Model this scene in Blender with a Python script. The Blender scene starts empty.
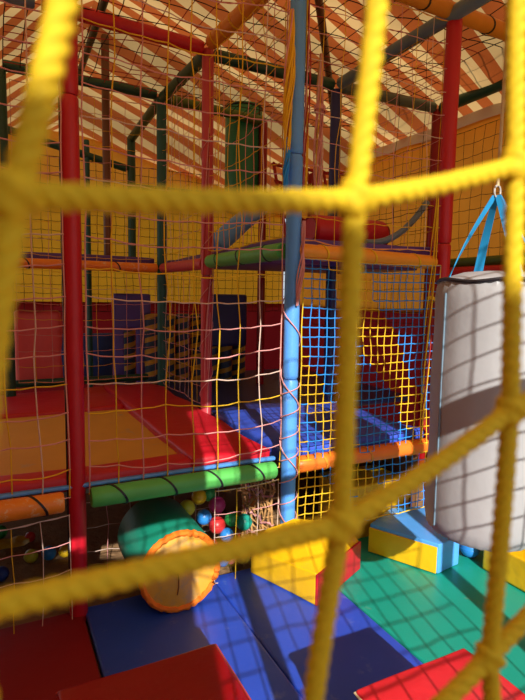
import bpy, bmesh, math, random
from mathutils import Vector, Matrix, noise
random.seed(7)
SC = bpy.context.scene
COL = SC.collection

# ------------------------------------------------------------------ camera
F, CX, CY, H = 525.0, 262.5, 350.0, 1.55
PIT, ROLL = math.radians(5.8), math.radians(-0.92)
FW = Vector((0, math.cos(PIT), -math.sin(PIT)))
_r, _u = Vector((1, 0, 0)), Vector((0, math.sin(PIT), math.cos(PIT)))
RT = math.cos(ROLL) * _r - math.sin(ROLL) * _u
UP = math.sin(ROLL) * _r + math.cos(ROLL) * _u
CAMP = Vector((0, 0, H))
cd = bpy.data.cameras.new('camera'); cam = bpy.data.objects.new('camera', cd); COL.objects.link(cam)
M3 = Matrix((RT, UP, -FW)).transposed()
cam.matrix_world = Matrix.Translation(CAMP) @ M3.to_4x4()
cd.sensor_fit = 'VERTICAL'; cd.sensor_height = 36.0; cd.lens = 36.0 * F / 700.0
cd.clip_start = 0.01; cd.clip_end = 200
cd.dof.use_dof = True; cd.dof.focus_distance = 2.7; cd.dof.aperture_fstop = 8.6
SC.camera = cam

# ------------------------------------------------------------------ play-frame axes (u along the front, v going back)
PH = math.radians(27)
UA, VA = Vector((math.cos(PH), math.sin(PH), 0)), Vector((-math.sin(PH), math.cos(PH), 0))
ORG = Vector((0.13, 2.86, 0))
def W(u, v, z=0.0): return ORG + UA * u + VA * v + Vector((0, 0, z))
def ray(px, py): return FW + RT * ((px - CX) / F) - UP * ((py - CY) / F)
def uvz(p): d = p - ORG; return Vector((d.dot(UA), d.dot(VA), p.z))
def onz(px, py, z): d = ray(px, py); return uvz(CAMP + d * ((z - H) / d.z))
def onv(px, py, v): d = ray(px, py); return uvz(CAMP + d * ((v - (CAMP - ORG).dot(VA)) / d.dot(VA)))
def onu(px, py, u): d = ray(px, py); return uvz(CAMP + d * ((u - (CAMP - ORG).dot(UA)) / d.dot(UA)))

# ------------------------------------------------------------------ materials
MATS = {}
def nt(m):
    m.use_nodes = True; t = m.node_tree; return t, t.nodes, t.links
def vinyl(name, col, rough=0.42, var=0.12, bump=0.15, scale=9.0, wear=None, wear_amt=0.55, spec=0.5):
    if name in MATS: return MATS[name]
    m = bpy.data.materials.new(name); t, n, l = nt(m); b = n['Principled BSDF']
    tc = n.new('ShaderNodeTexCoord')
    nz = n.new('ShaderNodeTexNoise'); nz.inputs['Scale'].default_value = scale; nz.inputs['Detail'].default_value = 4
    l.new(tc.outputs['Object'], nz.inputs['Vector'])
    mx = n.new('ShaderNodeMix'); mx.data_type = 'RGBA'
    mx.inputs[6].default_value = tuple(c * (1 - var) for c in col) + (1,)
    mx.inputs[7].default_value = tuple(min(1, c * (1 + var)) for c in col) + (1,)
    l.new(nz.outputs['Fac'], mx.inputs[0])
    out = mx.outputs[2]
    if wear:
        n2 = n.new('ShaderNodeTexNoise'); n2.inputs['Scale'].default_value = scale * 1.7; n2.inputs['Detail'].default_value = 6
        n2.inputs['Roughness'].default_value = 0.7
        l.new(tc.outputs['Object'], n2.inputs['Vector'])
        r = n.new('ShaderNodeValToRGB'); r.color_ramp.elements[0].position = wear_amt; r.color_ramp.elements[1].position = wear_amt + 0.12
        l.new(n2.outputs['Fac'], r.inputs['Fac'])
        m2 = n.new('ShaderNodeMix'); m2.data_type = 'RGBA'; m2.inputs[7].default_value = tuple(wear) + (1,)
        l.new(r.outputs['Color'], m2.inputs[0]); l.new(out, m2.inputs[6]); out = m2.outputs[2]
    l.new(out, b.inputs['Base Color'])
    b.inputs['Roughness'].default_value = rough; b.inputs['Specular IOR Level'].default_value = spec
    if bump:
        nb = n.new('ShaderNodeTexNoise'); nb.inputs['Scale'].default_value = scale * 2.2; nb.inputs['Detail'].default_value = 3
        l.new(tc.outputs['Object'], nb.inputs['Vector'])
        bp = n.new('ShaderNodeBump'); bp.inputs['Strength'].default_value = bump; bp.inputs['Distance'].default_value = 0.02
        l.new(nb.outputs['Fac'], bp.inputs['Height']); l.new(bp.outputs['Normal'], b.inputs['Normal'])
    MATS[name] = m; return m
def cord(name, col, rough=0.7, fuzz=0.0):
    if name in MATS: return MATS[name]
    m = bpy.data.materials.new(name); t, n, l = nt(m); b = n['Principled BSDF']
    tc = n.new('ShaderNodeTexCoord')
    nz = n.new('ShaderNodeTexNoise'); nz.inputs['Scale'].default_value = 300 if fuzz else 14
    nz.inputs['Detail'].default_value = 3
    l.new(tc.outputs['Object'], nz.inputs['Vector'])
    mx = n.new('ShaderNodeMix'); mx.data_type = 'RGBA'
    k = 0.22
    mx.inputs[6].default_value = tuple(c * (1 - k) for c in col) + (1,)
    mx.inputs[7].default_value = tuple(min(1, c * (1 + k)) for c in col) + (1,)
    l.new(nz.outputs['Fac'], mx.inputs[0]); l.new(mx.outputs[2], b.inputs['Base Color'])
    b.inputs['Roughness'].default_value = rough; b.inputs['Specular IOR Level'].default_value = 0.25
    if fuzz:
        bp = n.new('ShaderNodeBump'); bp.inputs['Strength'].default_value = fuzz; bp.inputs['Distance'].default_value = 0.001
        l.new(nz.outputs['Fac'], bp.inputs['Height']); l.new(bp.outputs['Normal'], b.inputs['Normal'])
        b.inputs['Subsurface Weight'].default_value = 0.0
    MATS[name] = m; return m
def tarp(name, col, trans=0.3, scale=3.0, fold=0.3):
    if name in MATS: return MATS[name]
    m = bpy.data.materials.new(name); t, n, l = nt(m); b = n['Principled BSDF']; o = n['Material Output']
    tc = n.new('ShaderNodeTexCoord'); nz = n.new('ShaderNodeTexNoise'); nz.inputs['Scale'].default_value = scale
    nz.inputs['Detail'].default_value = 5
    l.new(tc.outputs['Object'], nz.inputs['Vector'])
    mx = n.new('ShaderNodeMix'); mx.data_type = 'RGBA'
    mx.inputs[6].default_value = tuple(c * .8 for c in col) + (1,); mx.inputs[7].default_value = tuple(min(1, c * 1.2) for c in col) + (1,)
    l.new(nz.outputs['Fac'], mx.inputs[0]); l.new(mx.outputs[2], b.inputs['Base Color']); b.inputs['Roughness'].default_value = .6
    bp = n.new('ShaderNodeBump'); bp.inputs['Strength'].default_value = fold; bp.inputs['Distance'].default_value = 0.05
    l.new(nz.outputs['Fac'], bp.inputs['Height']); l.new(bp.outputs['Normal'], b.inputs['Normal'])
    tr = n.new('ShaderNodeBsdfTranslucent'); l.new(mx.outputs[2], tr.inputs['Color'])
    ms = n.new('ShaderNodeMixShader'); ms.inputs[0].default_value = trans
    l.new(b.outputs[0], ms.inputs[1]); l.new(tr.outputs[0], ms.inputs[2]); l.new(ms.outputs[0], o.inputs['Surface'])
    MATS[name] = m; return m
def stripes(name, ca, cb, axis, period, trans, duty=0.52):
    m = bpy.data.materials.new(name); t, n, l = nt(m); b = n['Principled BSDF']; o = n['Material Output']
    tc = n.new('ShaderNodeTexCoord')
    d = n.new('ShaderNodeVectorMath'); d.operation = 'DOT_PRODUCT'; d.inputs[1].default_value = axis
    l.new(tc.outputs['Object'], d.inputs[0])
    q = n.new('ShaderNodeMath'); q.operation = 'DIVIDE'; q.inputs[1].default_value = period; l.new(d.outputs['Value'], q.inputs[0])
    fr = n.new('ShaderNodeMath'); fr.operation = 'FRACT'; l.new(q.outputs[0], fr.inputs[0])
    lt = n.new('ShaderNodeMath'); lt.operation = 'LESS_THAN'; lt.inputs[1].default_value = duty; l.new(fr.outputs[0], lt.inputs[0])
    mx = n.new('ShaderNodeMix'); mx.data_type = 'RGBA'; mx.inputs[6].default_value = ca + (1,); mx.inputs[7].default_value = cb + (1,)
    l.new(lt.outputs[0], mx.inputs[0])
    nz = n.new('ShaderNodeTexNoise'); nz.inputs['Scale'].default_value = 1.7; nz.inputs['Detail'].default_value = 5
    l.new(tc.outputs['Object'], nz.inputs['Vector'])
    rp = n.new('ShaderNodeMapRange'); rp.inputs['To Min'].default_value = .65; rp.inputs['To Max'].default_value = 1.25
    l.new(nz.outputs['Fac'], rp.inputs['Value'])
    mu = n.new('ShaderNodeMix'); mu.data_type = 'RGBA'; mu.blend_type = 'MULTIPLY'; mu.inputs[0].default_value = 1
    l.new(mx.outputs[2], mu.inputs[6]); l.new(rp.outputs[0], mu.inputs[7])
    l.new(mu.outputs[2], b.inputs['Base Color']); b.inputs['Roughness'].default_value = .7
    tr = n.new('ShaderNodeBsdfTranslucent'); l.new(mu.outputs[2], tr.inputs['Color'])
    ms = n.new('ShaderNodeMixShader'); ms.inputs[0].default_value = trans
    l.new(b.outputs[0], ms.inputs[1]); l.new(tr.outputs[0], ms.inputs[2]); l.new(ms.outputs[0], o.inputs['Surface'])
    return m

RED = vinyl('red_vinyl', (.54, .008, .022), wear=(.72, .25, .22), wear_amt=.74)
DRED = vinyl('dark_red_vinyl', (.29, .002, .005), rough=.3)
MATRED = vinyl('red_mat_vinyl', (.25, .004, .006), rough=.55, scale=5)
PINKRED = vinyl('faded_red_foam', (.55, .06, .08))
BLUEMAT = vinyl('blue_mat_vinyl', (.028, .085, .58), rough=.42, wear=(.13, .19, .58), wear_amt=.60, scale=4)
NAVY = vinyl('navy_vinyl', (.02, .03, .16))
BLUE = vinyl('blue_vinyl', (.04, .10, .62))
LBLUE = vinyl('light_blue_foam', (.10, .36, .95), wear=(.35, .5, .75), wear_amt=.66)
SKYB = vinyl('sky_blue_vinyl', (.09, .38, .90))
GREENMAT = vinyl('green_mat_vinyl', (.008, .34, .25), rough=.4, wear=(.20, .33, .20), wear_amt=.64, scale=3)
GREEN = vinyl('green_vinyl', (.01, .26, .17))
LGREEN = vinyl('light_green_foam', (.10, .50, .10), wear=(.35, .6, .3), wear_amt=.66)
DGREEN = vinyl('dark_green_foam', (.012, .075, .045))
OLIVE = vinyl('olive_foam', (.07, .14, .02))
TEAL = vinyl('teal_foam', (.012, .11, .10))
YEL = vinyl('yellow_vinyl', (.86, .50, .006), wear=(.55, .3, .02), wear_amt=.72)
MUST = vinyl('mustard_bed', (.66, .34, .035), rough=.7, wear=(.50, .34, .15), wear_amt=.62, scale=3.5, bump=.05)
ORG_F = vinyl('orange_foam', (.88, .27, .02), wear=(.80, .58, .33), wear_amt=.55, scale=12)
ORG_B = vinyl('orange_beam_foam', (.72, .27, .02))
PURP = vinyl('purple_vinyl', (.09, .04, .30))
GREY = vinyl('grey_foam', (.15, .24, .32))
GGREEN = vinyl('grey_green_foam', (.09, .12, .10))
BLACK = vinyl('black_strap', (.012, .012, .016), bump=0, var=.05)
WHITE = vinyl('white_bag_vinyl', (.37, .375, .385), rough=.5, bump=.12, scale=6, var=.04)
BROWN = vinyl('brown_post', (.16, .07, .03))
METAL = vinyl('galvanised_metal', (.45, .44, .40), rough=.35, bump=0)
CREAMROPE = cord('cream_rope', (.62, .50, .28))
STRAPB = cord('blue_webbing', (.02, .30, .62))
NYEL = cord('yellow_cord', (.84, .53, .025))
NPINK = cord('pink_cord', (.72, .33, .32))
NWHITE = cord('pale_cord', (.74, .56, .46))
NBLUE = cord('blue_cord', (.03, .30, .85))
NBLACK = cord('black_cord', (.015, .012, .012))
NRED = cord('red_cord', (.38, .03, .03))
NBEIGE = cord('beige_cord', (.55, .30, .11))
ROPE = cord('yellow_rope', (.70, .47, .014), fuzz=.5)
WALLRED = tarp('dark_red_tarp', (.25, .010, .014), .5)
WALLMUS = tarp('mustard_tarp', (.78, .38, .02), .6)
WALLORG = tarp('orange_tarp', (.80, .32, .03), .6)
EARTH = vinyl('trodden_earth', (.34, .20, .10), rough=.95, bump=.6, scale=14, var=.35, spec=.1)

# ------------------------------------------------------------------ geometry helpers
def finish(name, bm, mats, parent=None, loc=None, rot=None, smooth=True, angle=40):
    me = bpy.data.meshes.new(name)
    bm.normal_update()
    bm.to_mesh(me); bm.free()
    for m in (mats if isinstance(mats, (list, tuple)) else [mats]): me.materials.append(m)
    if smooth:
        me.polygons.foreach_set('use_smooth', [True] * len(me.polygons))
        try: me.set_sharp_from_angle(angle=math.radians(angle))
        except Exception: pass
    o = bpy.data.objects.new(name, me); COL.objects.link(o)
    if parent is not None: o.parent = parent
    if loc is not None: o.location = loc
    if rot is not None: o.rotation_euler = (0, 0, rot)
    return o
def tag(o, label=None, cat=None, group=None, kind=None):
    if label: o['label'] = label
    if cat: o['category'] = cat
    if group: o['group'] = group
    if kind: o['kind'] = kind
    return o
def thing(name, label, cat, loc, rot=0.0, group=None):
    o = bpy.data.objects.new(name, None); COL.objects.link(o)
    o.empty_display_size = .05; o.location = W(*loc); o.rotation_euler = (0, 0, PH + rot)
    return tag(o, label, cat, group)
def solo(name, bm, mats, label, cat, loc, rot=0.0, group=None, **k):
    o = finish(name, bm, mats, None, W(*loc), PH + rot, **k); return tag(o, label, cat, group)
def box(x0, x1, y0, y1, z0, z1, bev=.012, cuts=0, nz=0.0, seed=0, bm=None):
    b = bmesh.new()
    bmesh.ops.create_cube(b, size=1)
    for v in b.verts: v.co = Vector((x0 + (v.co.x + .5) * (x1 - x0), y0 + (v.co.y + .5) * (y1 - y0), z0 + (v.co.z + .5) * (z1 - z0)))
    if bev: bmesh.ops.bevel(b, geom=list(b.edges), offset=bev, segments=3, affect='EDGES', profile=.6)
    if cuts:
        es = [e for e in b.edges if e.calc_length() > bev * 3]
        bmesh.ops.subdivide_edges(b, edges=es, cuts=cuts, use_grid_fill=True)
    if nz: wobble(b, nz, 5.0, seed)
    return merge(bm, b)
def wobble(b, amt, sc, seed=0):
    b.normal_update(); off = Vector((seed * 3.7, seed * 1.3, 0))
    for v in b.verts: v.co += v.normal * amt * noise.noise(v.co * sc + off)
def merge(bm, b):
    if bm is None: return b
    me = bpy.data.meshes.new('tmp'); b.to_mesh(me); b.free(); bm.from_mesh(me); bpy.data.meshes.remove(me); return bm
def prism(poly, z0, z1, bev=.01, tops=None, bm=None, cuts=0, nz=0, seed=0):
    b = bmesh.new(); n = len(poly)
    lo = [b.verts.new((p[0], p[1], z0)) for p in poly]
    hi = [b.verts.new((p[0], p[1], (tops[i] if tops else z1))) for i, p in enumerate(poly)]
    b.faces.new(lo[::-1]); b.faces.new(hi)
    for i in range(n): b.faces.new((lo[i], lo[(i + 1) % n], hi[(i + 1) % n], hi[i]))
    bmesh.ops.recalc_face_normals(b, faces=b.faces)
    if bev: bmesh.ops.bevel(b, geom=list(b.edges), offset=bev, segments=3, affect='EDGES', profile=.6)
    if nz:
        bmesh.ops.triangulate(b, faces=b.faces); bmesh.ops.subdivide_edges(b, edges=b.edges, cuts=2, use_grid_fill=True); wobble(b, nz, 6, seed)
    return merge(bm, b)
def tube(bm, pts, r, sides=8, mat=0, caps=True, closed=False, taper=None):
    pts = [Vector(p) for p in pts]; n = len(pts); rings = []
    for i, p in enumerate(pts):
        a = pts[(i - 1) % n] if (i or closed) else p; c = pts[(i + 1) % n] if (i < n - 1 or closed) else p
        d = (c - a).normalized()
        h = Vector((0, 0, 1)) if abs(d.z) < .9 else Vector((1, 0, 0))
        x = d.cross(h).normalized(); y = d.cross(x)
        rr = r if taper is None else r * taper[i]
        rings.append([bm.verts.new(p + (x * math.cos(2 * math.pi * k / sides) + y * math.sin(2 * math.pi * k / sides)) * rr) for k in range(sides)])
    for i in range(n if closed else n - 1):
        A, B = rings[i], rings[(i + 1) % n]
        for k in range(sides):
            f = bm.faces.new((A[k], A[(k + 1) % sides], B[(k + 1) % sides], B[k])); f.material_index = mat
    if caps and not closed:
        f = bm.faces.new(rings[0]); f.material_index = mat; f = bm.faces.new(rings[-1][::-1]); f.material_index = mat
    return bm
def lathe(prof, seg=40, ripple=None):
    b = bmesh.new(); rings = []
    for r, z in prof:
        if r < 1e-5: rings.append([b.verts.new((0, 0, z))])
        else: rings.append([b.verts.new((r * math.cos(2 * math.pi * k / seg) * (1 + (ripple(k, z) if ripple else 0)), r * math.sin(2 * math.pi * k / seg) * (1 + (ripple(k, z) if ripple else 0)), z)) for k in range(seg)])
    for A, B in zip(rings, rings[1:]):
        for k in range(seg):
            q = [A[k % len(A)], A[(k + 1) % len(A)], B[(k + 1) % len(B)], B[k % len(B)]]
            q = list(dict.fromkeys(q))
            if len(q) > 2: b.faces.new(q)
    bmesh.ops.recalc_face_normals(b, faces=b.faces)
    return b
def along(p0, p1, n): p0, p1 = Vector(p0), Vector(p1); return [p0.lerp(p1, i / n) for i in range(n + 1)]

# ------------------------------------------------------------------ the setting
def grid_sheet(nu, nv, fn):
    b = bmesh.new(); V = [[b.verts.new(fn(i / nu, j / nv)) for j in range(nv + 1)] for i in range(nu + 1)]
    for i in range(nu):
        for j in range(nv): b.faces.new((V[i][j], V[i + 1][j], V[i + 1][j + 1], V[i][j + 1]))
    return b
b = bmesh.new(); bmesh.ops.create_grid(b, x_segments=60, y_segments=60, size=34)
for v in b.verts: v.co.z = -.052 + .006 * noise.noise(v.co * 1.4)
fl = finish('floor', b, EARTH, None, W(0, 1, 0), PH); tag(fl, 'bare brown trodden ground under the play frame', 'floor', kind='structure')

def canopy_z(u, v):
    z = 3.95 - .24 * max(0, u + .6) - .22 * max(0, -.6 - u)
    z -= .41 * max(0, -.6 - v) + .22 * max(0, v - 2.4)
    z += .035 * math.cos(2 * math.pi * v / 1.2) + .02 * noise.noise(Vector((u * 2, v * 2, 0)))
    return z
def cano(u0, u1):
    return grid_sheet(24, 50, lambda a, c: (u0 + a * (u1 - u0), -2.75 + c * 7.2, canopy_z(u0 + a * (u1 - u0), -2.75 + c * 7.2)))
def ax(deg):   # stripe direction, degrees right of the view axis -> perpendicular axis in frame coordinates
    a = math.radians(deg); p = Vector((math.cos(a), -math.sin(a), 0)); return (p.dot(UA), p.dot(VA), 0)
CREAM, TERRA = (.58, .34, .125), (.33, .068, .013)
cs1 = stripes('striped_canopy', CREAM, TERRA, ax(48), .25, .75)
cs2 = stripes('striped_canopy_crosswise', CREAM, TERRA, ax(-68), .15, .75)
c1 = finish('ceiling', cano(-.6, 2.75), cs1, None, W(0, 0), PH); tag(c1, 'terracotta and cream striped canopy slope over the right side', 'canopy', kind='structure')
c2 = finish('ceiling', cano(-3.0, -.6), cs2, None, W(0, 0), PH); tag(c2, 'terracotta and cream striped canopy slope over the left side', 'canopy', kind='structure')

def curtain(p0, p1, z0, z1, mat, wave=.02, n=60):
    p0, p1 = Vector((*p0, 0)), Vector((*p1, 0)); L = (p1 - p0).length; nn = Vector((-(p1 - p0).y, (p1 - p0).x, 0)).normalized()
    def f(a, c):
        q = p0.lerp(p1, a) + nn * wave * (math.sin(a * L * 9 + 1.5 * math.sin(a * L * 3)) + .5 * noise.noise(Vector((a * L * 3, c * 4, z0)))) ; q.z = z0 + c * (z1 - z0); return q
    return grid_sheet(n, 8, f)
for nm, p0, p1, z0, z1, m, lb in (
    ('wall_back', (-1.50, 4.3), (2.4, 4.3), -.05, 1.45, WALLRED, 'dark red tarpaulin along the foot of the back wall'),
    ('wall_back', (-1.9, 4.33), (2.4, 4.33), 1.40, 2.75, WALLMUS, 'mustard tarpaulin across the upper back wall'),
    ('wall_back', (-2.2, 4.36), (2.4, 4.36), 2.70, 3.45, WALLORG, 'orange cloth strip under the canopy at the back'),
    ('shade_screen_left', (-2.95, 1.9), (-2.95, -2.5), -.05, 3.3, tarp('thick_brown_tarp', (.35, .16, .03), .05), 'brown tarpaulin added down the left side to cut fill light'),  # unseen sheet added on the left to darken the interior
    ('wall_right', (2.42, 4.3), (2.42, -2.5), -.05, 1.45, WALLRED, 'dark red tarpaulin along the foot of the right side'),
    ('wall_right', (2.40, 4.3), (2.40, -2.5), 1.40, 3.1, WALLORG, 'orange mustard tarpaulin on the right side')):
    o = finish(nm, curtain(p0, p1, z0, z1, m), m, None, W(0, 0), PH); tag(o, lb, 'wall', kind='structure')
# scalloped pale strip under the canopy at the right
o = finish('trim_right', curtain((2.41, 4.3), (2.41, -2.5), 3.08, 3.2, WALLORG, .01), tarp('pale_valance', (.62, .50, .38), .4), None, W(0, 0), PH); tag(o, 'pale cloth valance along the right side', 'trim', kind='structure')
# added unseen shade casters: low wall behind the viewer, cloth blind over the front
o = finish('shade_wall_front', box(-3.6, .42, -1.0, -.85, -.05, 2.16, .01), vinyl('plaster', (.55, .5, .42), rough=.9, bump=.1)); tag(o, 'plaster wall added behind the viewer to shade the net and floor', 'wall', kind='structure')
o = finish('shade_screen_left', box(-2.9, -1.06, -2.30, -2.285, 1.715, 2.75, .004), tarp('shade_blind_cloth', (.45, .12, .06), .05), None, W(0, 0), PH); tag(o, 'cloth blind added to shade the left part of the front', 'blind', kind='structure')

# ------------------------------------------------------------------ padded posts and beams
def ring_strap(bm, c, axis, r, tilt=0.0, w=.012, mat=0, arc=(0, 2 * math.pi)):
    axis = Vector(axis).normalized(); h = Vector((0, 0, 1)) if abs(axis.z) < .9 else Vector((0, 1, 0))
    x = axis.cross(h).normalized(); y = axis.cross(x)
    n = 20; prev = None
    for k in range(n + 1):
        t = arc[0] + (arc[1] - arc[0]) * k / n
        d = x * math.cos(t) + y * math.sin(t)
        sh = axis * (tilt * math.sin(t + .8))
        row = [bm.verts.new(Vector(c) + d * rr + sh + axis * s) for rr, s in ((r, -w / 2), (r + .004, -w / 2), (r + .004, w / 2), (r, w / 2))]
        if prev:
            for q in range(4): bm.faces.new((prev[q], prev[(q + 1) % 4], row[(q + 1) % 4], row[q]))
        prev = row
    return bm
def sleeve(p0, p1, r, seed=0, n=None, bulge=.03):
    p0, p1 = Vector(p0), Vector(p1); L = (p1 - p0).length; n = n or max(6, int(L / .06))
    b = bmesh.new(); pts = along(p0, p1, n)
    tp = [1 + bulge * noise.noise(Vector((i * .5, seed * 5.1, 0))) for i in range(n + 1)]
    tp[0] = tp[-1] = .90; 
    pts = [pts[0]] + [p0.lerp(p1, .012 / L)] + pts[1:-1] + [p1.lerp(p0, .012 / L)] + [pts[-1]]
    tp = [.86, 1.0] + tp[1:-1] + [1.0, .86]
    tube(b, pts, r, 18, taper=tp); return b
def post(name, label, u, v, z0, z1, mat, r=.048, seams=(), side_strip=False, collars=False, group='padded posts of the play frame'):
    t = thing(name, label, 'post', (u, v, z0), group=None)
    zs = [0] + [s - z0 for s in seams] + [z1 - z0]
    for i in range(len(zs) - 1):
        finish('foam_sleeve', sleeve((0, 0, zs[i] + .002), (0, 0, zs[i + 1] - .002), r, seed=i + u * 3 + v), mat, t)
    if collars:
        for s in (zs[1:-1] or [(z1 - z0) * .6]):
            b = bmesh.new(); ring_strap(b, (0, 0, s), (0, 0, 1), r * .98, .006, .014); finish('cable_tie', b, BLACK, t)
    if side_strip:  # narrow dark strip up one side of the sleeve
        b = bmesh.new(); a = math.radians(200); d = Vector((math.cos(a), math.sin(a), 0)); tube(b, [d * r * .99 + Vector((0, 0, .1)), d * r * .99 + Vector((0, 0, zs[-1] - .9))], .006, 6); finish('dark_strip', b, BLACK, t)
    return t
def beam(name, label, a, c, mat, r=.045, strap_gap=0, tilt=.03, strapmat=None, lift=True):
    a, c = Vector(a), Vector(c); d = c - a
    t = thing(name, label, 'beam', tuple(a))
    finish('foam_sleeve', sleeve((0, 0, 0), d, r, seed=a.x + c.y), mat, t)
    if strap_gap:
        L = d.length; k = int(L / strap_gap)
        for i in range(k):
            b = bmesh.new(); ring_strap(b, d * ((i + .5) / k), d, r * 1.0, tilt, .012); finish('strap', b, strapmat or BLACK, t)
    return t

TOP, UPZ, LOZ = 3.27, 1.80, .595
red_post = post('padded_post', 'tall red padded post standing between the trampoline and the red mat', -1.095, .07, -.045, 3.3, RED, .043, (2.42,), side_strip=True)
blue_post = post('padded_post', 'light blue padded post behind the yellow block, wound with pink cord', .03, 0, -.045, 3.3, LBLUE, .042, (1.1, 2.3))
pink_post = post('padded_post', 'faded red padded post wrapped in pink net strands at the trampoline edge', 0.0, 1.22, .55, 3.3, PINKRED, .043, (1.7,))
post('padded_post', 'navy padded post rising from the upper deck beside the pale net bundle', 1.1, 1.2, .0, 3.22, NAVY, .045, (1.7,))
post('padded_post', 'red padded post just left of the hanging white bag', 1.125, 0, -.045, 3.25, RED, .047, (1.9,))
post('padded_post', 'dull red padded post at the orange tarpaulin, behind the nearer red one', 2.2, 1.2, -.045, 3.25, DRED, .05, (1.9,))
post('padded_post', 'dark green padded post between the orange bar and the faded red post', 0, 2.4, -.045, 3.33, TEAL, .045, (1.8,))
post('padded_post', 'dark green padded post at the far left edge', -1.32, 2.4, -.045, 3.33, DGREEN, .045, (1.8,))
post('padded_post', 'thin teal post in front of the red tarpaulin at the back', -.48, 3.6, -.045, 3.2, TEAL, .03)
post('padded_post', 'dark green post at the back under the crossing dark bars', 0, 3.6, 1.8, 3.3, DGREEN, .045, collars=False)
post('padded_post', 'dark red post behind the net, right of the spiral striped rollers', 1.05, 2.4, -.045, 3.3, DRED, .04, (1.75,))
post('padded_post', 'slim blue post beside the navy panel', .45, 2.4, -.045, 1.75, SKYB, .035, collars=False)
post('canopy_pole', 'brown pole holding up the striped canopy at the back left', -.455, 2.62, 1.9, 3.87, BROWN, .036, collars=False)
# posts of the front row, just outside the picture at the right; their shadows cross the mats
post('padded_post', 'red padded front post throwing a shadow over the blue mat', -.86, -2.43, -.045, 2.75, RED, .05)
post('padded_post', 'blue padded front post throwing a shadow over the green mat', .335, -2.43, -.045, 2.8, LBLUE, .05)

# top beams
beam('padded_beam', 'long red padded top bar between the two red posts of the trampoline', (-1.1, 1.2, 3.33), (-.05, 1.2, 3.29), RED, .047)
beam('padded_beam', 'grey padded top bar at the upper left corner', (-2.2, 1.2, 3.33), (-1.14, 1.2, 3.33), GREY, .047)
beam('padded_beam', 'orange wrapped top bar rising from the faded red post to the light blue post', (0, 1.15, 3.32), (0, .03, 3.24), ORG_B, .05, .16, .03, NYEL)
beam('padded_beam', 'orange padded top bar above the nearer red post', (.05, 0, 3.30), (2.2, 0, 3.26), ORG_B, .048, .5)
beam('padded_beam', 'dark green top bar running left from the green post', (-1.3, 2.4, 3.36), (-.05, 2.4, 3.36), DGREEN, .045)
beam('padded_beam', 'olive green top bar between the green post and the green column', (.05, 2.4, 3.34), (1.05, 2.4, 3.30), OLIVE, .045)
beam('padded_beam', 'dark green top bar passing behind the light blue post', (.05, 1.22, 3.27), (1.06, 1.2, 3.25), DGREEN, .045, .5)
beam('padded_beam', 'dark bar between the faded red post and the green post', (0, 1.27, 3.28), (0, 2.35, 3.33), DGREEN, .045, .35)
beam('padded_beam', 'dark bar running back from the green post', (0, 2.45, 3.33), (0, 3.56, 3.28), DGREEN, .045)
beam('padded_beam', 'grey padded top bar from the navy post over the red post', (1.1, 1.15, 3.25), (1.1, -1.3, 3.27), GREY, .045)
beam('padded_beam', 'grey green top bar from the navy post to the orange tarpaulin', (1.15, 1.2, 3.25), (2.15, 1.2, 3.26), GGREEN, .045)
beam('padded_beam', 'dark green top bar along the orange tarpaulin', (2.2, 1.15, 3.25), (2.2, -1.0, 3.25), DGREEN, .05)
beam('padded_beam', 'dark crossing bar high at the back left', (-1.3, 3.6, 3.2), (-.05, 3.6, 2.95), DGREEN, .04)
beam('padded_beam', 'dark green bar above the mustard tarpaulin behind the green column', (.05, 3.6, 2.75), (1.0, 3.6, 2.75), DGREEN, .045)
beam('canopy_rafter', 'dark rafter along the canopy seam at the upper left', (-.6, -.6, 3.86), (-.6, 3.4, 3.70), BLACK, .03)
beam('canopy_rafter', 'dark rafter under the canopy crossing behind the light blue post', (.35, .4, 3.62), (2.1, 2.6, 3.22), BROWN, .03)
# upper deck bars
beam('deck_bar', 'orange padded deck bar at the upper left', (-2.3, 2.4, UPZ), (-.05, 2.4, UPZ), ORG_F, .043, .7)
beam('deck_bar', 'faded red deck bar between the green post and the faded red post', (0, 2.35, UPZ), (0, 1.28, UPZ - .01), PINKRED, .045)
beam('deck_bar', 'light green padded deck bar left of the light blue post', (0, 1.16, UPZ), (0, .06, UPZ), LGREEN, .047, .3, .03, DGREEN)
beam('deck_bar', 'orange padded deck bar between the light blue post and the red post', (.05, 0, UPZ), (1.05, 0, UPZ - .02), vinyl('amber_foam', (.88, .36, .03)), .042, .3, .02, NYEL)
beam('deck_bar', 'red padded deck bar behind the hanging white bag', (2.2, 1.12, UPZ - .02), (2.2, -.6, UPZ - .02), RED, .055)
beam('deck_bar', 'olive padded bar resting on top of the red deck bar', (2.24, 1.12, UPZ + .075), (2.24, -.6, UPZ + .075), OLIVE, .04)
# low platform bars
beam('platform_bar', 'light green padded bar along the trampoline front with black straps', (-1.04, 0, LOZ), (-.06, 0, LOZ), LGREEN, .048, .2, .04)
beam('platform_bar', 'worn orange padded bar left of the tall red post', (-2.3, 0, LOZ), (-1.16, 0, LOZ), ORG_F, .048, .2, .04)
beam('platform_bar', 'orange padded bar right of the light blue post behind fine netting', (.08, 0, LOZ + .01), (1.06, 0, LOZ + .01), vinyl('orange_red_foam', (.88, .20, .02), wear=(.85, .42, .2), wear_amt=.68), .048, .3, .02, ORG_B)
beam('platform_bar', 'dark green bar behind the trampoline back edge', (-1.28, 2.75, .72), (-.05, 2.75, .72), DGREEN, .035)
# front row bars above the viewer
beam('padded_beam', 'front bar whose shadow falls across the white bag', (-1.04, -2.25, 1.765), (2.2, -2.25, 1.765), GREY, .052)
beam('padded_beam', 'bar carrying the hanging white bag', (.295, -1.35, 3.20), (.295, -.05, 3.22), OLIVE, .045)

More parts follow.
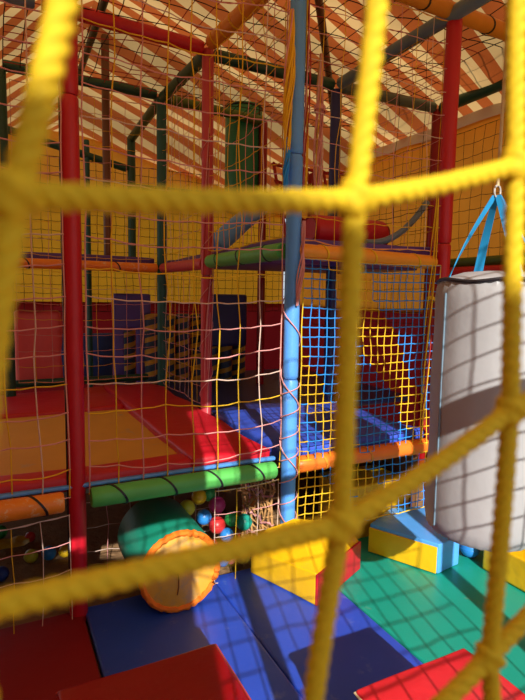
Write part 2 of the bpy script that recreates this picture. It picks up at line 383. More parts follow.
# upper deck floors and lower platform
solo('deck_mat', box(.03, 1.15, .05, 1.18, 0, .07, .02, 3, .01), PURP, 'purple padded mat on the upper deck above the fine netting', 'mat', (0, 0, UPZ + .01))
solo('deck_mat', box(-2.3, -.05, .03, 1.0, .02, .10, .02, 3, .01), PURP, 'purple padded mat behind the orange deck bar at the upper left', 'mat', (0, 2.44, UPZ + .0))
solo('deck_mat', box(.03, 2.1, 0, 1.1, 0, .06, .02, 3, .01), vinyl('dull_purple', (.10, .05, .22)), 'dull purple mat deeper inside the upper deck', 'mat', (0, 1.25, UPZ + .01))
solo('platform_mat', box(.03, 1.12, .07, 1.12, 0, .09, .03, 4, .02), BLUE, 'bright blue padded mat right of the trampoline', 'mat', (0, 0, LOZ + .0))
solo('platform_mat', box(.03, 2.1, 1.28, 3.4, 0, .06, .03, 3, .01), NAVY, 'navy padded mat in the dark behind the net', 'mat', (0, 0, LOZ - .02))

# ------------------------------------------------------------------ trampoline
t = thing('trampoline', 'low rectangular trampoline with mustard bed and red padded border', 'trampoline', (-1.2, 1.2, 0))
def tl(u, v): return (u + 1.2, v - 1.2)
def slab(u0, u1, v0, v1, z0, z1, *a, **k):
    x0, y0 = tl(u0, v0); x1, y1 = tl(u1, v1); return box(x0, x1, y0, y1, z0, z1, *a, **k)
def rim_slab():   # bed as a slightly dished sheet
    def f(a, c): u = -2.35 + a * 1.88; v = .14 + c * 1.62; x, y = tl(u, v); return (x, y, .645 - .02 * math.sin(math.pi * a) * math.sin(math.pi * c))
    return grid_sheet(16, 16, f)
finish('bed', rim_slab(), MUST, t)
finish('border_pad', slab(-.52, -.03, .06, 2.58, .60, .70, .03, 6, .035, seed=1), RED, t)
finish('border_pad', slab(-2.4, -.52, 1.67, 2.58, .60, .675, .03, 5, .03, seed=2), RED, t)
finish('border_pad', slab(-2.4, -.515, .06, .21, .62, .692, .025, 5, .015, seed=3), RED, t)
finish('edge_band', slab(-2.4, -.03, .035, .07, .632, .656, .012, 4, .006), LBLUE, t)
for (u, v) in ((-.25, 1.3), (-.1, 2.4), (-2.3, .2), (-2.3, 2.4)):
    b = bmesh.new(); x, y = tl(u, v); tube(b, [(x, y, -.045), (x, y, .6)], .03, 10); finish('leg', b, BROWN, t)
for k, z in enumerate((0,)):
    b = bmesh.new(); x0, y0 = tl(-2.3, .2); x1, y1 = tl(-.1, 2.4); tube(b, [(x0, y0, .57), (x1, y0, .57), (x1, y1, .57), (x0, y1, .57)], .025, 8, closed=True); finish('frame', b, METAL, t)

# ------------------------------------------------------------------ floor mats
def mat_(u0, u1, v0, v1, m, label, th=.05):
    return solo('floor_mat', box(u0, u1, v0, v1, -th, 0, .014, 5, .004, seed=u0), m, label, 'mat', (0, 0, 0), group=None)
mat_(-2.35, -1.078, -2.3, .095, MATRED, 'dark red floor mat at the lower left')
mat_(-1.066, -.392, -2.3, .10, BLUEMAT, 'blue floor mat under the green roller, between the red mat and a seam')
mat_(-.388, .176, -2.3, .10, BLUEMAT, 'blue floor mat in front of the yellow block, next to the green mat')
mat_(.184, 1.9, -2.3, .14, GREENMAT, 'green floor mat under the blue and yellow wedge')

# ------------------------------------------------------------------ soft blocks
def poly_from(ref, pts): return [(p[0] - ref[0], p[1] - ref[1]) for p in pts]
# yellow block with red side
ref = (.1, -.05)
P = [(-.18, .04), (-.02, -.385), (.405, -.18), (.37, -.06), (.03, -.065), (-.10, .02)]
t = thing('foam_block', 'chunky yellow foam block with a red side, in front of the light blue post', 'block', (*ref, 0))
pl = poly_from(ref, P)
finish('body', prism(pl, .003, .17, .012, tops=[.14, .172, .172, .25, .315, .26], nz=.006), YEL, t)
a_, b_ = Vector((*pl[1], 0)), Vector((*pl[2], 0)); n_ = Vector(((b_ - a_).y, -(b_ - a_).x, 0)).normalized() * .012
finish('side_panel', prism([tuple(a_ + (a_ - b_).normalized() * .004), tuple(a_ + n_), tuple(b_ + n_), tuple(b_)][:4], .003, .168, .004), RED, t)
# blue / yellow wedge
ref = (.85, -.1)
P = [(.590, -.04), (.775, -.425), (.965, -.40), (1.11, .03), (.86, .09)]
t = thing('foam_block', 'blue topped foam wedge with a yellow front face, on the green mat', 'block', (*ref, 0))
pl = poly_from(ref, P)
finish('body', prism(pl, .003, .172, .010, tops=[.178, .178, .17, .178, .182], nz=.003), SKYB, t)
a_, b_ = Vector((*pl[0], 0)), Vector((*pl[1], 0)); n_ = Vector(((b_ - a_).y, -(b_ - a_).x, 0)).normalized() * .010
finish('front_panel', prism([tuple(a_), tuple(a_ + n_), tuple(b_ + n_ - (b_ - a_) * .02), tuple(b_ - (b_ - a_) * .02)], .004, .158, .004), YEL, t)
# yellow block behind the bag
solo('foam_block', box(0, .45, -.5, 0, .003, .18, .015, 3, .006), YEL, 'plain yellow foam block half hidden behind the hanging bag', 'block', (1.05, -.49, 0))
# red boxes in the foreground
t = thing('foam_box', 'bright red topped foam box with a yellow side at the lower right', 'box', (-.28, -1.57, 0))
finish('body', box(-.215, .215, -.225, .225, .003, .385, .012, 4, .008), YEL, t)
finish('top_cover', box(-.222, .222, -.232, .232, .375, .402, .010, 5, .006), vinyl('bright_red_vinyl', (.68, .02, .03), rough=.35, wear=(.75, .5, .45), wear_amt=.76), t)
b = bmesh.new(); c_ = [(-.222, -.232, .389), (.222, -.232, .389), (.222, .232, .389), (-.222, .232, .389)]
q_ = []
for i in range(4): q_ += along(c_[i], c_[(i + 1) % 4], 8)[:-1]
tube(b, q_, .005, 6, closed=True); finish('piping', b, cord('pale_piping', (.72, .62, .36)), t)
t = thing('foam_box', 'dark red foam box with piped edges at the bottom left', 'box', (-1.02, -1.11, 0))
finish('body', box(-.255, .255, -.235, .235, .003, .315, .014, 4, .008), DRED, t)
finish('top_cover', box(-.262, .262, -.14, .242, .305, .332, .012, 5, .006), DRED, t)
finish('lower_flap', box(-.262, .262, -.242, -.135, .290, .318, .010, 5, .006), DRED, t)
b = bmesh.new(); tube(b, along((-.265, .243, .319), (.265, .243, .319), 10), .005, 6); tube(b, along((.265, .243, .319), (.265, -.14, .319), 8), .005, 6); finish('piping', b, cord('red_piping', (.5, .06, .06)), t)

# ------------------------------------------------------------------ green roller with orange end cap
t = thing('foam_roller', 'green padded roller with a yellow and orange trimmed end lying under the platform', 'roller', (-.645, .08, 0))
R_ = .205
def ycyl(r, y0, y1, bev, seg=48):
    prof = [(0, y0), (r - bev, y0), (r - bev * .3, y0 + bev * .3), (r, y0 + bev), (r, y1 - bev), (r - bev * .3, y1 - bev * .3), (r - bev, y1), (0, y1)]
    b = lathe(prof, seg)
    for v in b.verts: v.co = Vector((v.co.x, v.co.z, v.co.y + R_ + .003))
    bmesh.ops.recalc_face_normals(b, faces=b.faces); return b
finish('body', ycyl(R_, -.205, .30, .03), GREEN, t)
CAPM = vinyl('pale_orange_cap', (.78, .40, .04), wear=(.62, .36, .10), wear_amt=.5, scale=7)
finish('end_cap', ycyl(R_ * .93, -.222, -.20, .012), CAPM, t)
b = bmesh.new(); ringp = []
for k in range(72):
    a = 2 * math.pi * k / 72; rr = R_ * .93 + .0015 * math.sin(k * 2.4) ; ringp.append((rr * math.cos(a), -.215 + .004 * math.cos(k * 3.1), R_ + .003 + rr * math.sin(a)))
tube(b, ringp, .017, 8, closed=True); wobble(b, .005, 60); finish('fringe_trim', b, cord('orange_fringe', (.88, .20, .015)), t)
b = bmesh.new(); pts = [(-.03 + .06 * s - .05 * s * s, -.226, R_ + .04 - .15 * s) for s in [i / 8 for i in range(9)]]
tube(b, pts, .003, 5); finish('seam', b, cord('brown_seam', (.25, .10, .03)), t)
b = bmesh.new(); tube(b, [(-.03, -.222, R_ + .045), (-.03, -.231, R_ + .045)], .012, 10); finish('button', b, cord('red_button', (.5, .05, .02)), t)

# ------------------------------------------------------------------ hanging white bag
def hanging_bag(label, u, v, zb, r, h):
    t = thing('hanging_bag', label, 'punch bag', (u, v, zb))
    def rip(k, z):
        e = max(0, 1 - min(z, h - z) / .10)
        return e * .022 * math.sin(k * 2.9) + .006 * noise.noise(Vector((k * .5, z * 6, u)))
    prof = [(0, .0), (r * .6, .0), (r * .88, .008), (r * .97, .03), (r, .07)] + [(r * (1 + .012 * math.sin(i * .9)), .07 + (h - .14) * i / 14) for i in range(1, 14)] + [(r, h - .07), (r * .98, h - .03), (r * .94, h - .004)]
    finish('body', lathe(prof, 72, rip), WHITE, t)
    prof = [(r * .95, h - .012), (r * .9, h + .006), (r * .55, h + .03), (r * .2, h + .036), (0, h + .037)]
    finish('lid', lathe(prof, 48), WHITE, t)
    b = bmesh.new(); tube(b, [(r * .965 * math.cos(a), r * .965 * math.sin(a), h - .004 + .006 * math.sin(a * 5)) for a in [2 * math.pi * k / 48 for k in range(48)]], .007, 8, closed=True); finish('rim_piping', b, BLACK, t)
    b = bmesh.new(); a = math.radians(170); d = Vector((math.cos(a), math.sin(a), 0)) * r
    tube(b, [d * 1.01 + Vector((0, 0, .05 + (h - .1) * k / 12)) for k in range(13)], .004, 6); finish('zip', b, GREY, t)
    for k in range(4):
        a = math.radians(153 + 90 * k); d = Vector((math.cos(a), math.sin(a), 0))
        p0, p1 = d * r * .93 + Vector((0, 0, h - .05)), d * .008 + Vector((-.022, 0, h + .315))
        side = Vector((-d.y, d.x, 0)); b = bmesh.new(); rows = []
        for i in range(9):
            s = i / 8; p = p0.lerp(p1, s) + d * .012 * math.sin(math.pi * s); tw = s * 1.1; wd = side * math.cos(tw) + d * math.sin(tw); hw = .019 - .006 * s
            nn = (p1 - p0).normalized().cross(wd).normalized() * .0015
            rows.append([b.verts.new(p + wd * hw + nn), b.verts.new(p - wd * hw + nn), b.verts.new(p - wd * hw - nn), b.verts.new(p + wd * hw - nn)])
        for A, B in zip(rows, rows[1:]):
            for q in range(4): b.faces.new((A[q], A[(q + 1) % 4], B[(q + 1) % 4], B[q]))
        finish('strap', b, STRAPB, t)
    b = bmesh.new(); tube(b, [(-.022 + .016 * math.cos(x), 0, h + .33 + .022 * math.sin(x)) for x in [2 * math.pi * k / 16 for k in range(16)]], .004, 6, closed=True); finish('ring', b, METAL, t)
    b = bmesh.new(); tube(b, [(-.022, 0, h + .35), (-.02, 0, h + .8), (-.015, 0, 3.25 - zb)], .006, 8); finish('hanging_rope', b, CREAMROPE, t)
    return t
hanging_bag('white cylindrical punch bag hanging on blue straps at the right', .295, -1.09, .63, .219, .995)

# ------------------------------------------------------------------ balls
balls = [  # px, py, centre height, radius, colour, label
 (31, 556, .0, .040, 'lime', 'lime yellow ball under the platform left of the blue one'),
 (49, 553, .0, .042, 'blue', 'blue ball between the lime and yellow balls left of the tall red post'),
 (65, 551, .0, .038, 'yellow', 'yellow ball touching the foot of the tall red post'),
 (30, 537, .0, .033, 'red', 'small red ball behind the lime ball under the platform'),
 (1, 574, .0, .042, 'navy', 'navy ball cut by the left edge of the picture'),
 (0, 532, .0, .045, 'green', 'dark green ball at the left edge under the orange bar'),
 (187, 508, .0, .048, 'lime', 'lime ball peeping over the green roller'),
 (199, 497, .0, .046, 'yellow', 'yellow ball in the shade behind the lime ball'),
 (209, 494, .0, .044, 'green', 'green ball at the back of the ball heap'),
 (217, 505, .0, .052, 'pink', 'magenta pink ball in the middle of the ball heap'),
 (204, 517, .0, .045, 'blue', 'sky blue ball beside the green roller, behind the red one'),
 (217, 525, .0, .050, 'red', 'red ball under the magenta ball'),
 (232, 519, .0, .045, 'green', 'green ball right of the red ball'),
 (244, 522, .0, .050, 'teal', 'teal ball at the right end of the heap'),
 (227, 535, .0, .042, 'blue', 'blue ball in front of the green ball'),
 (223, 560, .0, .036, 'blue', 'blue ball at the edge of the blue mat beside the roller'),
 (230, 557, .0, .040, 'rose', 'rose pink ball at the edge of the blue mat'),
 (243, 556, .0, .044, 'lime', 'lime ball touching the left end of the yellow block'),
 (253, 503, .0, .045, 'orange', 'orange ball in the dark at the right back of the heap'),
 (72, 548, .0, .0, 'x', '')]
BC = dict(lime=(.60, .62, .04), blue=(.03, .25, .70), yellow=(.80, .52, .02), red=(.62, .03, .03), navy=(.02, .05, .25), green=(.03, .35, .08), pink=(.55, .04, .20), teal=(.02, .40, .30), rose=(.75, .15, .22), orange=(.75, .25, .03))
ball0 = None
def place_ball(p, r, c, label, group):
    b = bmesh.new(); bmesh.ops.create_uvsphere(b, u_segments=24, v_segments=14, radius=r); 
    for k in range(1): tube(b, [(r * 1.0 * math.cos(a), r * 1.0 * math.sin(a), 0) for a in [2 * math.pi * q / 24 for q in range(24)]], r * .03, 5, closed=True)
    m = vinyl('ball_' + c, BC[c], rough=.35, bump=0, var=.06)
    return solo('ball', b, m, label, 'ball', p, group=group)
for (px, py, z, r, c, lb) in balls:
    if c == 'x': continue
    if px > 180:
        q = onv(px, py, .13 + (560 - py) * .0042); place_ball((q.x, q.y, max(q.z, r - .05)), r, c, lb, 'balls under the platform'); continue
    q = onz(px, py, r - .05)
    place_ball((q.x, q.y, r - .05), r, c, lb, 'balls under the platform')
rb = random.Random(5)
for k in range(16):   # the bottom of the heap
    u, v = -.40 + .085 * (k % 5) + rb.uniform(-.01, .01), .27 + .088 * (k // 5 % 3) + rb.uniform(-.01, .01); lay = .045 if k < 15 else .12
    place_ball((u, v, lay - .05), .042, rb.choice(['blue', 'red', 'lime', 'green', 'pink', 'yellow', 'teal']), 'ball at the bottom of the heap behind the green roller', 'balls at the bottom of the heap')
q = onz(470, 547, .062); place_ball((q.x, q.y, .062), .06, 'blue', 'blue ball on the green mat behind the hanging bag', None)
# crumpled yellow cloth among the balls
def scrap(a, c):
    x, y = (a - .5) * .22, (c - .5) * .14; return (x, y, .03 + .05 * abs(noise.noise(Vector((x * 14, y * 14, 1)))))
q = onz(10, 545, -.03); solo('cloth_scrap', grid_sheet(14, 10, scrap), tarp('yellow_cloth', (.75, .5, .03), .2), 'crumpled yellow cloth lying under the orange bar at the far left', 'cloth', (q.x, q.y, -.05))

# ------------------------------------------------------------------ nets
def net(name, label, o, ea, eb, na, nb, sa, sb, mats, pick, r=.0022, jit=.012, sag=.03, seed=0, sides=4, knots=True, group=None, slack=None, parts=True):
    """knotted net: na x nb meshes spanned by unit directions ea, eb from origin o (frame coordinates)"""
    rnd = random.Random(seed); ea, eb = Vector(ea), Vector(eb); nn = ea.cross(eb).normalized()
    P = {}
    for i in range(na + 1):
        for j in range(nb + 1):
            e = 4 * (i / na) * (1 - i / na)
            p = ea * (i * sa) + eb * (j * sb)
            w1 = Vector((i * .35, j * .35, seed * 2.3)); w2 = Vector((i * .8 + 9, j * .8, seed * 1.7))
            f = 1 if 0 < i < na else .4
            p += nn * (sag * noise.noise(w1) + jit * .6 * noise.noise(w2)) * f
            p += ea * (jit * 1.4 * noise.noise(w1 + Vector((5, 5, 5))) + rnd.uniform(-.3, .3) * jit) * f
            p += eb * (jit * 1.2 * noise.noise(w2 + Vector((7, 0, 3))) - sag * .8 * e * (.5 + .5 * noise.noise(Vector((j * .5, seed, 0)))))
            if slack: p += slack(i / na, j / nb)
            P[i, j] = p
    b = bmesh.new()
    for i in range(na + 1):
        for j in range(nb):
            tube(b, [P[i, j], P[i, j + 1]], r, sides, pick('a', i, j, rnd), caps=False)
    for j in range(nb + 1):
        for i in range(na):
            m = P[i, j].lerp(P[i + 1, j], .5) - eb * (sa * .04)
            tube(b, [P[i, j], m, P[i + 1, j]], r, sides, pick('b', i, j, rnd), caps=False)
    if knots:
        for (i, j), p in P.items():
            k = r * 2.0; V = [b.verts.new(p + d * k) for d in (ea, nn, -ea, -nn)]; T, B = b.verts.new(p + eb * k), b.verts.new(p - eb * k); mi = pick('b', i, j, rnd)
            for q in range(4):
                f = b.faces.new((V[q], V[(q + 1) % 4], T)); f.material_index = mi; f = b.faces.new((V[(q + 1) % 4], V[q], B)); f.material_index = mi
    t = thing(name, label, 'net', o, group=group)
    finish('mesh', b, mats, t)
    b = bmesh.new()
    loop = [P[i, 0] for i in range(na)] + [P[na, j] for j in range(nb)] + [P[i, nb] for i in range(na, 0, -1)] + [P[0, j] for j in range(nb, 0, -1)]
    tube(b, loop, r * 1.15, 5, closed=True); finish('border_cord', b, mats[0], t)
    return t
def picker(weights, seed):
    cache = {}
    def f(d, i, j, rnd):
        k = (d, i if d == 'a' else j)
        if k not in cache:
            rr = random.Random(hash((seed, d == 'a', k[1])) & 0xffff).random(); s = 0
            for q, w in enumerate(weights):
                s += w
                if rr <= s: break
            cache[k] = q
        return cache[k]
    return f
PY = [NPINK, NYEL, NWHITE]
X, Y, Z = (1, 0, 0), (0, 1, 0), (0, 0, 1)
net('play_net', 'pink and yellow net hung across the trampoline between the tall red and light blue posts', (-1.04, .03, .60), X, Z, 8, 20, .128, .134, PY, picker((.42, .45, .13), 2), r=.0032, seed=1, jit=.017, sag=.06)
net('play_net', 'pink net hung left of the tall red post', (-2.25, .03, .60), X, Z, 9, 20, .124, .134, PY, picker((.55, .35, .1), 5), r=.0032, seed=2, jit=.016, sag=.05)
net('play_net', 'darker net between the faded red post and the green post', (-.0, 1.28, .72), Y, Z, 9, 19, .12, .134, PY, picker((.4, .4, .2), 8), r=.0022, seed=4)
net('play_net', 'yellow and pink net on the upper deck front, above the orange deck bar', (.05, 0, 1.86), X, Z, 8, 10, .13, .136, PY, picker((.3, .6, .1), 9), r=.0023, seed=5)
net('play_net', 'yellow net beside the upper deck, left of the nearer red post', (1.1, .05, 1.86), Y, Z, 8, 10, .135, .136, [NYEL, NPINK, NBLACK], picker((.5, .3, .2), 6), r=.0022, seed=7)
net('play_net', 'net behind the trampoline under the green top bar', (-1.25, 2.42, .78), X, Z, 9, 18, .132, .138, PY, picker((.4, .4, .2), 11), r=.0022, seed=8)
net('play_net', 'black net before the orange tarpaulin at the right', (2.33, -1.2, 1.2), Y, Z, 42, 16, .11, .115, [NBLACK, NYEL], picker((.9, .1), 1), r=.0022, seed=9, knots=False)
net('play_net', 'black net before the mustard tarpaulin at the back', (-1.85, 4.2, 1.35), X, Z, 40, 17, .105, .105, [NBLACK, NBLACK], picker((1,), 1), r=.0028, seed=10, knots=False)
net('play_net', 'dark roof net hanging under the canopy over the trampoline', (-1.3, .05, 3.36), X, Y, 10, 19, .13, .125, [NBLACK, NRED], picker((.6, .4), 1), r=.0034, seed=11, knots=False, sag=.05)
net('play_net', 'dark roof net hanging under the canopy over the right deck', (.05, -1.0, 3.33), X, Y, 17, 26, .125, .13, [NBLACK, NRED], picker((.7, .3), 1), r=.0034, seed=12, knots=False, sag=.05)
net('play_net', 'coarse dark red climbing net between the navy post and the dull red post', (1.15, 2.0, 1.95), X, (0, .35, .94), 5, 5, .2, .2, [NRED, NRED], picker((1,), 1), r=.016, seed=13, jit=.03, sides=6)
net('play_net', 'pale beige net bunched under the corner by the light blue post', (-.03, .07, -.03), (-.12, .99, 0), Z, 9, 14, .036, .04, [NBEIGE, NPINK], picker((.85, .15), 2), r=.0065, seed=14, jit=.03)
net('play_net', 'pink net below the light green bar, right of the roller', (-.40, .02, -.0), X, Z, 3, 4, .125, .13, [NWHITE, NPINK, NYEL], picker((.5, .3, .2), 2), r=.0024, seed=15)
net('play_net', 'pale net hanging behind the green roller below the platform edge', (-1.02, .44, -.03), X, Z, 6, 4, .135, .145, [NWHITE, NPINK, NWHITE], picker((.7, .2, .1), 2), r=.0024, seed=16, jit=.02)
net('play_net', 'pale net below the worn orange bar at the left', (-2.25, .02, -.02), X, Z, 9, 4, .124, .135, [NWHITE, NPINK, NYEL], picker((.7, .2, .1), 7), r=.0022, seed=17)
def fine_pick(d, i, j, rnd):
    # blocks of yellow and blue twine woven in patches
    g = j + 3 + 1.5 * i + 1.6 * noise.noise(Vector((i * .3, j * .3, 2)))
    return 1 if (13 < g < 17 or 22 < g < 34.5 or g > 42) else 0
net('safety_net', 'fine yellow and blue safety net right of the light blue post', (.08, -.03, .21), X, Z, 19, 29, .0525, .0535, [NYEL, NBLUE], fine_pick, r=.0033, seed=18, jit=.004, sag=.02, knots=False)

# gathered strands
def strands(name, parent, p0, p1, n, spread, mats, r=.003, seed=0, bulge=.02):
    rnd = random.Random(seed); b = bmesh.new(); p0, p1 = Vector(p0), Vector(p1)
    for k in range(n):
        ph, am = rnd.uniform(0, 6.28), rnd.uniform(.3, 1) * spread; tw = rnd.uniform(1.5, 4)
        o0 = Vector((math.cos(ph), math.sin(ph), 0)) * am
        pts = []
        for i in range(15):
            s = i / 14; a = ph + tw * s * 2
            pts.append(p0.lerp(p1, s) + Vector((math.cos(a), math.sin(a), 0)) * am * (.5 + math.sin(math.pi * s)) + Vector((0, 0, .0)))
        tube(b, pts, r, 5, mat=rnd.randrange(len(mats)))
    return finish(name, b, mats, parent)
strands('net_lacing', blue_post, (-.06, -.02, 2.28), (-.05, -.02, 3.05), 15, .019, [NYEL, NYEL, NYEL, NYEL, NPINK], .005, 1)
strands('net_lacing', blue_post, (-.066, -.02, 2.14), (-.06, -.02, 2.42), 9, .013, [NBLUE], .005, 2)
strands('net_lacing', blue_post, (.0, -.055, 1.55), (.035, -.05, 2.0), 8, .016, [NPINK], .0035, 3)
strands('net_lacing', blue_post, (.05, -.02, 2.05), (.055, -.01, 3.25), 6, .014, [NPINK, NRED, NYEL], .0035, 4)
b = bmesh.new()
pts = [(.053 * math.cos(a * .55), .053 * math.sin(a * .55), .12 + .011 * a) for a in range(0, 92)]
tube(b, pts, .0032, 5); finish('spiral_cord', b, NPINK, blue_post)
b = bmesh.new()
tube(b, [(.053 * math.cos(-a * .5), .053 * math.sin(-a * .5), .2 + .03 * a) for a in range(0, 48)], .0032, 5); finish('spiral_cord', b, NPINK, blue_post)
strands('net_lacing', pink_post, (0, -.03, .08), (0, -.03, 2.2), 12, .028, [NPINK, NPINK, NRED], .0035, 5)
b = bmesh.new(); tube(b, [(.048 * math.cos(a * .5), .048 * math.sin(a * .5), .1 + .028 * a) for a in range(0, 80)], .0035, 5); finish('spiral_cord', b, NPINK, pink_post)
tb = thing('net_bundle', 'pale gathered bundle of net hanging between the light blue and navy posts', 'net bundle', (.56, .6, 1.9))
strands('strands', tb, (0, 0, 0), (0, 0, 1.25), 16, .03, [NPINK, NBEIGE, NWHITE], .005, 7)
b = bmesh.new(); ring_strap(b, (0, 0, .9), (0, 0, 1), .035, .01, .03); finish('tie', b, NPINK, tb)
tb = thing('net_bundle', 'yellow and orange gathered strands beside the nearer red post', 'net bundle', (1.0, -.02, 1.25))
strands('strands', tb, (0, 0, -.6), (.03, 0, 1.0), 8, .02, [NYEL, NRED, NYEL], .0035, 8)
b = bmesh.new(); ring_strap(b, (.02, 0, .3), (0, 0, 1), .022, .01, .02); finish('tie', b, NYEL, tb)

net('play_net', 'yellow net rising from the light green deck bar up to the orange wrapped top bar', (.0, .08, 1.88), Y, Z, 9, 10, .122, .134, [NYEL, NPINK, NYEL], picker((.6, .25, .15), 3), r=.0026, seed=3)
# ------------------------------------------------------------------ things inside the frame
# green hanging column
t = thing('padded_column', 'fat green padded column hanging high behind the pink net', 'column', (.93, 2.62, 2.42))
finish('body', lathe([(0, 0), (.16, 0), (.185, .02), (.19, .06), (.19, 1.02), (.185, 1.06), (.0, 1.09)], 32), vinyl('deep_green_vinyl', (.02, .22, .10)), t)
b = bmesh.new(); tube(b, [(.192 * math.cos(a), .192 * math.sin(a), 1.04) for a in [2 * math.pi * k / 32 for k in range(32)]], .008, 6, closed=True); finish('rim_piping', b, BLACK, t)
b = bmesh.new(); tube(b, [(.1, -.165, .03), (.1, -.165, 1.03)], .006, 6); finish('seam', b, BLACK, t)
# blue slanting tube upstairs
solo('padded_tube', sleeve(Vector((0, 0, 0)), Vector((.55, .25, .42)), .085, 3), LBLUE, 'light blue padded tube slanting up on the upper deck', 'tube', (.18, 1.55, UPZ + .14))
# red bolster on the upper deck
t = thing('bolster', 'red bolster lying on the purple mat of the upper deck', 'bolster', (.74, .5, UPZ + .085))
b = lathe([(0, -.3), (.08, -.3), (.1, -.28), (.105, 0), (.1, .28), (.08, .3), (0, .3)], 28)
for v in b.verts: v.co = Vector((v.co.z, v.co.x, v.co.y + .105))
finish('body', b, RED, t)
b = bmesh.new()
for x in (-.3, .3):
    b = bmesh.new(); tube(b, [(x, .085 * math.cos(a), .105 + .085 * math.sin(a)) for a in [2 * math.pi * k / 20 for k in range(20)]], .006, 6, closed=True); finish('end_piping', b, DRED, t)
b = bmesh.new(); tube(b, [(-.1 + .5 * s, -.1, .02 + .30 * s ** 2.2) for s in [k / 10 for k in range(11)]], .022, 8); solo('grey_strap', b, GREY, 'grey padded strap curving up beside the red bolster', 'strap', (.82, .36, UPZ + .085))
# red and pink padding at the upper back right
for k, (u, v, w_, h_, m, lb) in enumerate(((1.35, 1.9, .10, .85, DRED, 'dark red padded upright behind the upper deck, nearest the navy post'), (1.75, 1.9, .10, .85, DRED, 'dark red padded upright behind the coarse red net'))):
    solo('padded_upright', box(-w_ / 2, w_ / 2, -.04, .04, 0, h_, .02), m, lb, 'upright', (u, v, UPZ + .08))
# left: red rounded block, teal bar, purple arch
solo('foam_barrier', box(0, .42, 0, .16, 0, .72, .05, 4, .02), vinyl('coral_red_vinyl', (.80, .10, .10)), 'rounded red padded panel behind the trampoline at the far left', 'panel', (-1.26, 2.95, .66))
t = thing('padded_arch', 'purple padded arch behind the trampoline', 'arch', (-.15, 3.0, .56))
PV = vinyl('violet_vinyl', (.10, .07, .42))
finish('leg', box(-.19, -.09, -.05, .05, 0, .66, .02), PV, t); finish('leg', box(.05, .19, -.05, .05, 0, .66, .02), PV, t)
finish('lintel', box(-.19, .19, -.05, .05, .64, 1.0, .025), PV, t)
solo('foam_barrier', box(0, .5, 0, .1, 0, .55, .03), NAVY, 'navy padded panel in the dark behind the faded red post', 'panel', (.50, 2.62, 1.02))
solo('foam_barrier', box(0, .8, 0, .1, 0, .5, .03), vinyl('deep_blue_vinyl', (.03, .08, .35)), 'deep blue panel low behind the purple arch', 'panel', (-.9, 3.7, .6))
# spiral striped rollers
def spiral_mat():
    m = bpy.data.materials.new('spiral_stripes'); t_, n, l = nt(m); b_ = n['Principled BSDF']; tc = n.new('ShaderNodeTexCoord'); sp = n.new('ShaderNodeSeparateXYZ'); l.new(tc.outputs['Object'], sp.inputs[0])
    at = n.new('ShaderNodeMath'); at.operation = 'ARCTAN2'; l.new(sp.outputs[1], at.inputs[0]); l.new(sp.outputs[0], at.inputs[1])
    k = n.new('ShaderNodeMath'); k.operation = 'DIVIDE'; k.inputs[1].default_value = 2 * math.pi; l.new(at.outputs[0], k.inputs[0])
    z = n.new('ShaderNodeMath'); z.operation = 'DIVIDE'; z.inputs[1].default_value = .12; l.new(sp.outputs[2], z.inputs[0])
    s = n.new('ShaderNodeMath'); s.operation = 'SUBTRACT'; l.new(z.outputs[0], s.inputs[0]); l.new(k.outputs[0], s.inputs[1])
    f = n.new('ShaderNodeMath'); f.operation = 'FRACT'; l.new(s.outputs[0], f.inputs[0]); g = n.new('ShaderNodeMath'); g.operation = 'LESS_THAN'; g.inputs[1].default_value = .42; l.new(f.outputs[0], g.inputs[0])
    mx = n.new('ShaderNodeMix'); mx.data_type = 'RGBA'; mx.inputs[6].default_value = (.02, .06, .13, 1); mx.inputs[7].default_value = (.58, .36, .04, 1); l.new(g.outputs[0], mx.inputs[0]); l.new(mx.outputs[2], b_.inputs['Base Color']); b_.inputs['Roughness'].default_value = .5
    return m
SPM = spiral_mat()
for k in range(1, 9):
    u = -.30 + .165 * k
    r_ = finish('striped_roller', lathe([(0, 0), (.06, 0), (.075, .015), (.075, .78), (.06, .795), (0, .795)], 24), SPM, None, W(u, 2.88 - .0 * k + (.35 if k < 2 else 0), .56), PH + k * 1.3)
    tag(r_, 'upright navy roller with mustard spiral stripes, ' + ('', 'first', 'second', 'third', 'fourth', 'fifth', 'sixth', 'seventh', 'last')[k] + ' from the left of its row', 'roller', 'spiral striped rollers behind the net')
# yellow foam steps behind the fine net
solo('foam_step', box(0, .48, 0, .33, 0, .395, .015, 2, .006), YEL, 'yellow foam step standing in the dark behind the fine net', 'step', (.54, .13, -.045))
solo('foam_barrier', box(0, .05, 0, 1.0, 0, .56, .015), BROWN, 'brown panel added along the right end of the blue platform to cover lit ground', 'panel', (1.07, .12, -.045))  # dark sheet added so the sunlit ground behind does not show
solo('foam_barrier', box(0, 1.0, 0, .05, 0, .5, .015), BROWN, 'brown kick panel under the blue platform mat', 'panel', (.05, .95, -.045))

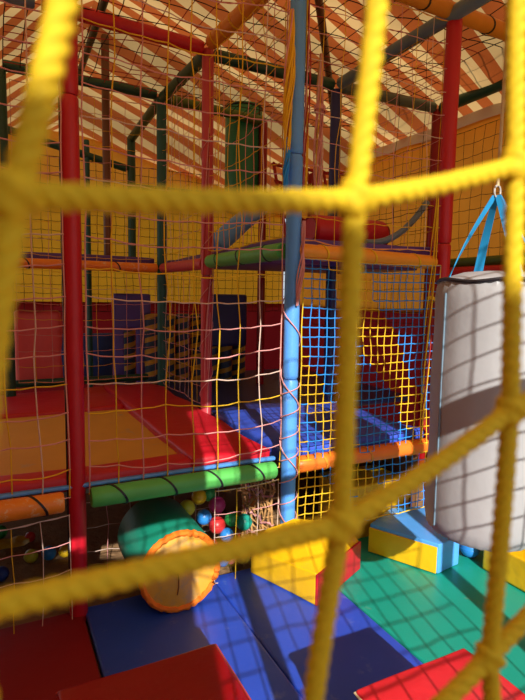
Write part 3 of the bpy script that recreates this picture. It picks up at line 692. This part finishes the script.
# ------------------------------------------------------------------ the near yellow rope net
VN = -2.34
known = {(0, 0): (15, 195), (1, 0): (355, 200), (2, 0): (515, 166), (3, 0): (612, 140),
         (0, -1): (-34, 613), (1, -1): (341, 524), (2, -1): (510, 411), (3, -1): (605, 345),
         (2, -2): (489, 657), (1, -2): (296, 850), (3, -2): (592, 545), (0, 1): (97, -205), (1, 1): (389, -125), (2, 1): (519, -78), (3, 1): (612, -65)}
rnd = random.Random(3); I0, I1, J0, J1 = -6, 16, -13, 9
NP = {}
for i in range(I0, I1 + 1):
    for j in range(J0, J1 + 1):
        if (i, j) in known: NP[i, j] = onv(*known[i, j], VN)
        else: NP[i, j] = Vector((-1.41 + .1 * i + .012 * noise.noise(Vector((i * .4, j * .4, 1))) + rnd.uniform(-.004, .004), VN + .02 * noise.noise(Vector((i * .3, j * .3, 8))), 1.58 + .105 * j + .010 * noise.noise(Vector((i * .5, j * .5, 4))) + rnd.uniform(-.004, .004)))
tn = thing('rope_net', 'bright yellow twisted rope net close in front of the viewer', 'net', (-1.41, VN, .2))
OFF = Vector((-1.41, VN, .2))
RR = .0039
def near(i, j): return -1 <= i <= 4 and -3 <= j <= 2
def rope(name, nodes, idx):
    b = bmesh.new(); ph = rnd.uniform(0, 6)
    for s in range(len(nodes) - 1):
        a, c = nodes[s] - OFF, nodes[s + 1] - OFF; hi = near(*idx[s]) and near(*idx[s + 1])
        n = 170 if hi else 10; sd = 24 if hi else 8
        d = (c - a).normalized(); h = Vector((0, 1, 0)); x = d.cross(h).normalized(); y = d.cross(x); L = (c - a).length
        bow = Vector((rnd.uniform(-1, 1), rnd.uniform(-.5, .5), rnd.uniform(-1, .2))) * .0022
        prev = None
        for k in range(n + 1):
            t_ = k / n; p = a.lerp(c, t_) + bow * math.sin(math.pi * t_); tw = ph + t_ * L / .0165 * 2 * math.pi if hi else ph
            row = []
            for q in range(sd):
                th = 2 * math.pi * q / sd
                rr = RR * (.84 + .20 * abs(math.cos(1.5 * (th - tw)))) if hi else RR * (.92 + .08 * math.cos(3 * (th - tw)))
                if hi: rr += .00022 * noise.noise(p * 900 + Vector((q, 0, 0)))
                row.append(b.verts.new(p + (x * math.cos(th) + y * math.sin(th)) * rr))
            if prev:
                for q in range(sd): b.faces.new((prev[q], prev[(q + 1) % sd], row[(q + 1) % sd], row[q]))
            prev = row
    return finish(name, b, ROPE, tn, angle=180)
for i in range(I0, I1 + 1): rope('upright_rope', [NP[i, j] for j in range(J0, J1 + 1)], [(i, j) for j in range(J0, J1 + 1)])
for j in range(J0, J1 + 1): rope('cross_rope', [NP[i, j] for i in range(I0, I1 + 1)], [(i, j) for i in range(I0, I1 + 1)])
for (i, j), p in NP.items():
    if not (-1 <= i <= 3 and -2 <= j <= 1): continue
    b = bmesh.new(); bmesh.ops.create_icosphere(b, subdivisions=4, radius=1)
    for v in b.verts:
        q = v.co.copy(); s = 1 + .10 * math.sin(q.x * 4 + q.z * 5) + .08 * noise.noise(q * 2.2 + Vector((i, j, 0)))
        v.co = Vector((q.x * .0072, q.y * .0064, q.z * .0072)) * s + (p - OFF)
    finish('knot', b, ROPE, tn, angle=180)

# ------------------------------------------------------------------ light
sun = bpy.data.lights.new('sun', 'SUN'); sun.energy = 6.3; sun.angle = math.radians(.55); sun.color = (1, .95, .87)
so = bpy.data.objects.new('sun', sun); COL.objects.link(so)
az, te = math.radians(12.5), .55
d = Vector((-math.sin(az), math.cos(az), -te)).normalized(); so.rotation_euler = d.to_track_quat('-Z', 'Y').to_euler()
w = bpy.data.worlds.new('sky'); SC.world = w; w.use_nodes = True
bg = w.node_tree.nodes['Background']; bg.inputs['Color'].default_value = (.76, .89, 1.0, 1); bg.inputs['Strength'].default_value = .74

vs = SC.view_settings; vs.view_transform = 'Standard'; vs.look = 'None'; vs.exposure = 0.0; vs.gamma = 1.0; vs.use_curve_mapping = False
SC.cycles.use_denoising = True
SC.cycles.max_bounces = 8; SC.cycles.diffuse_bounces = 5
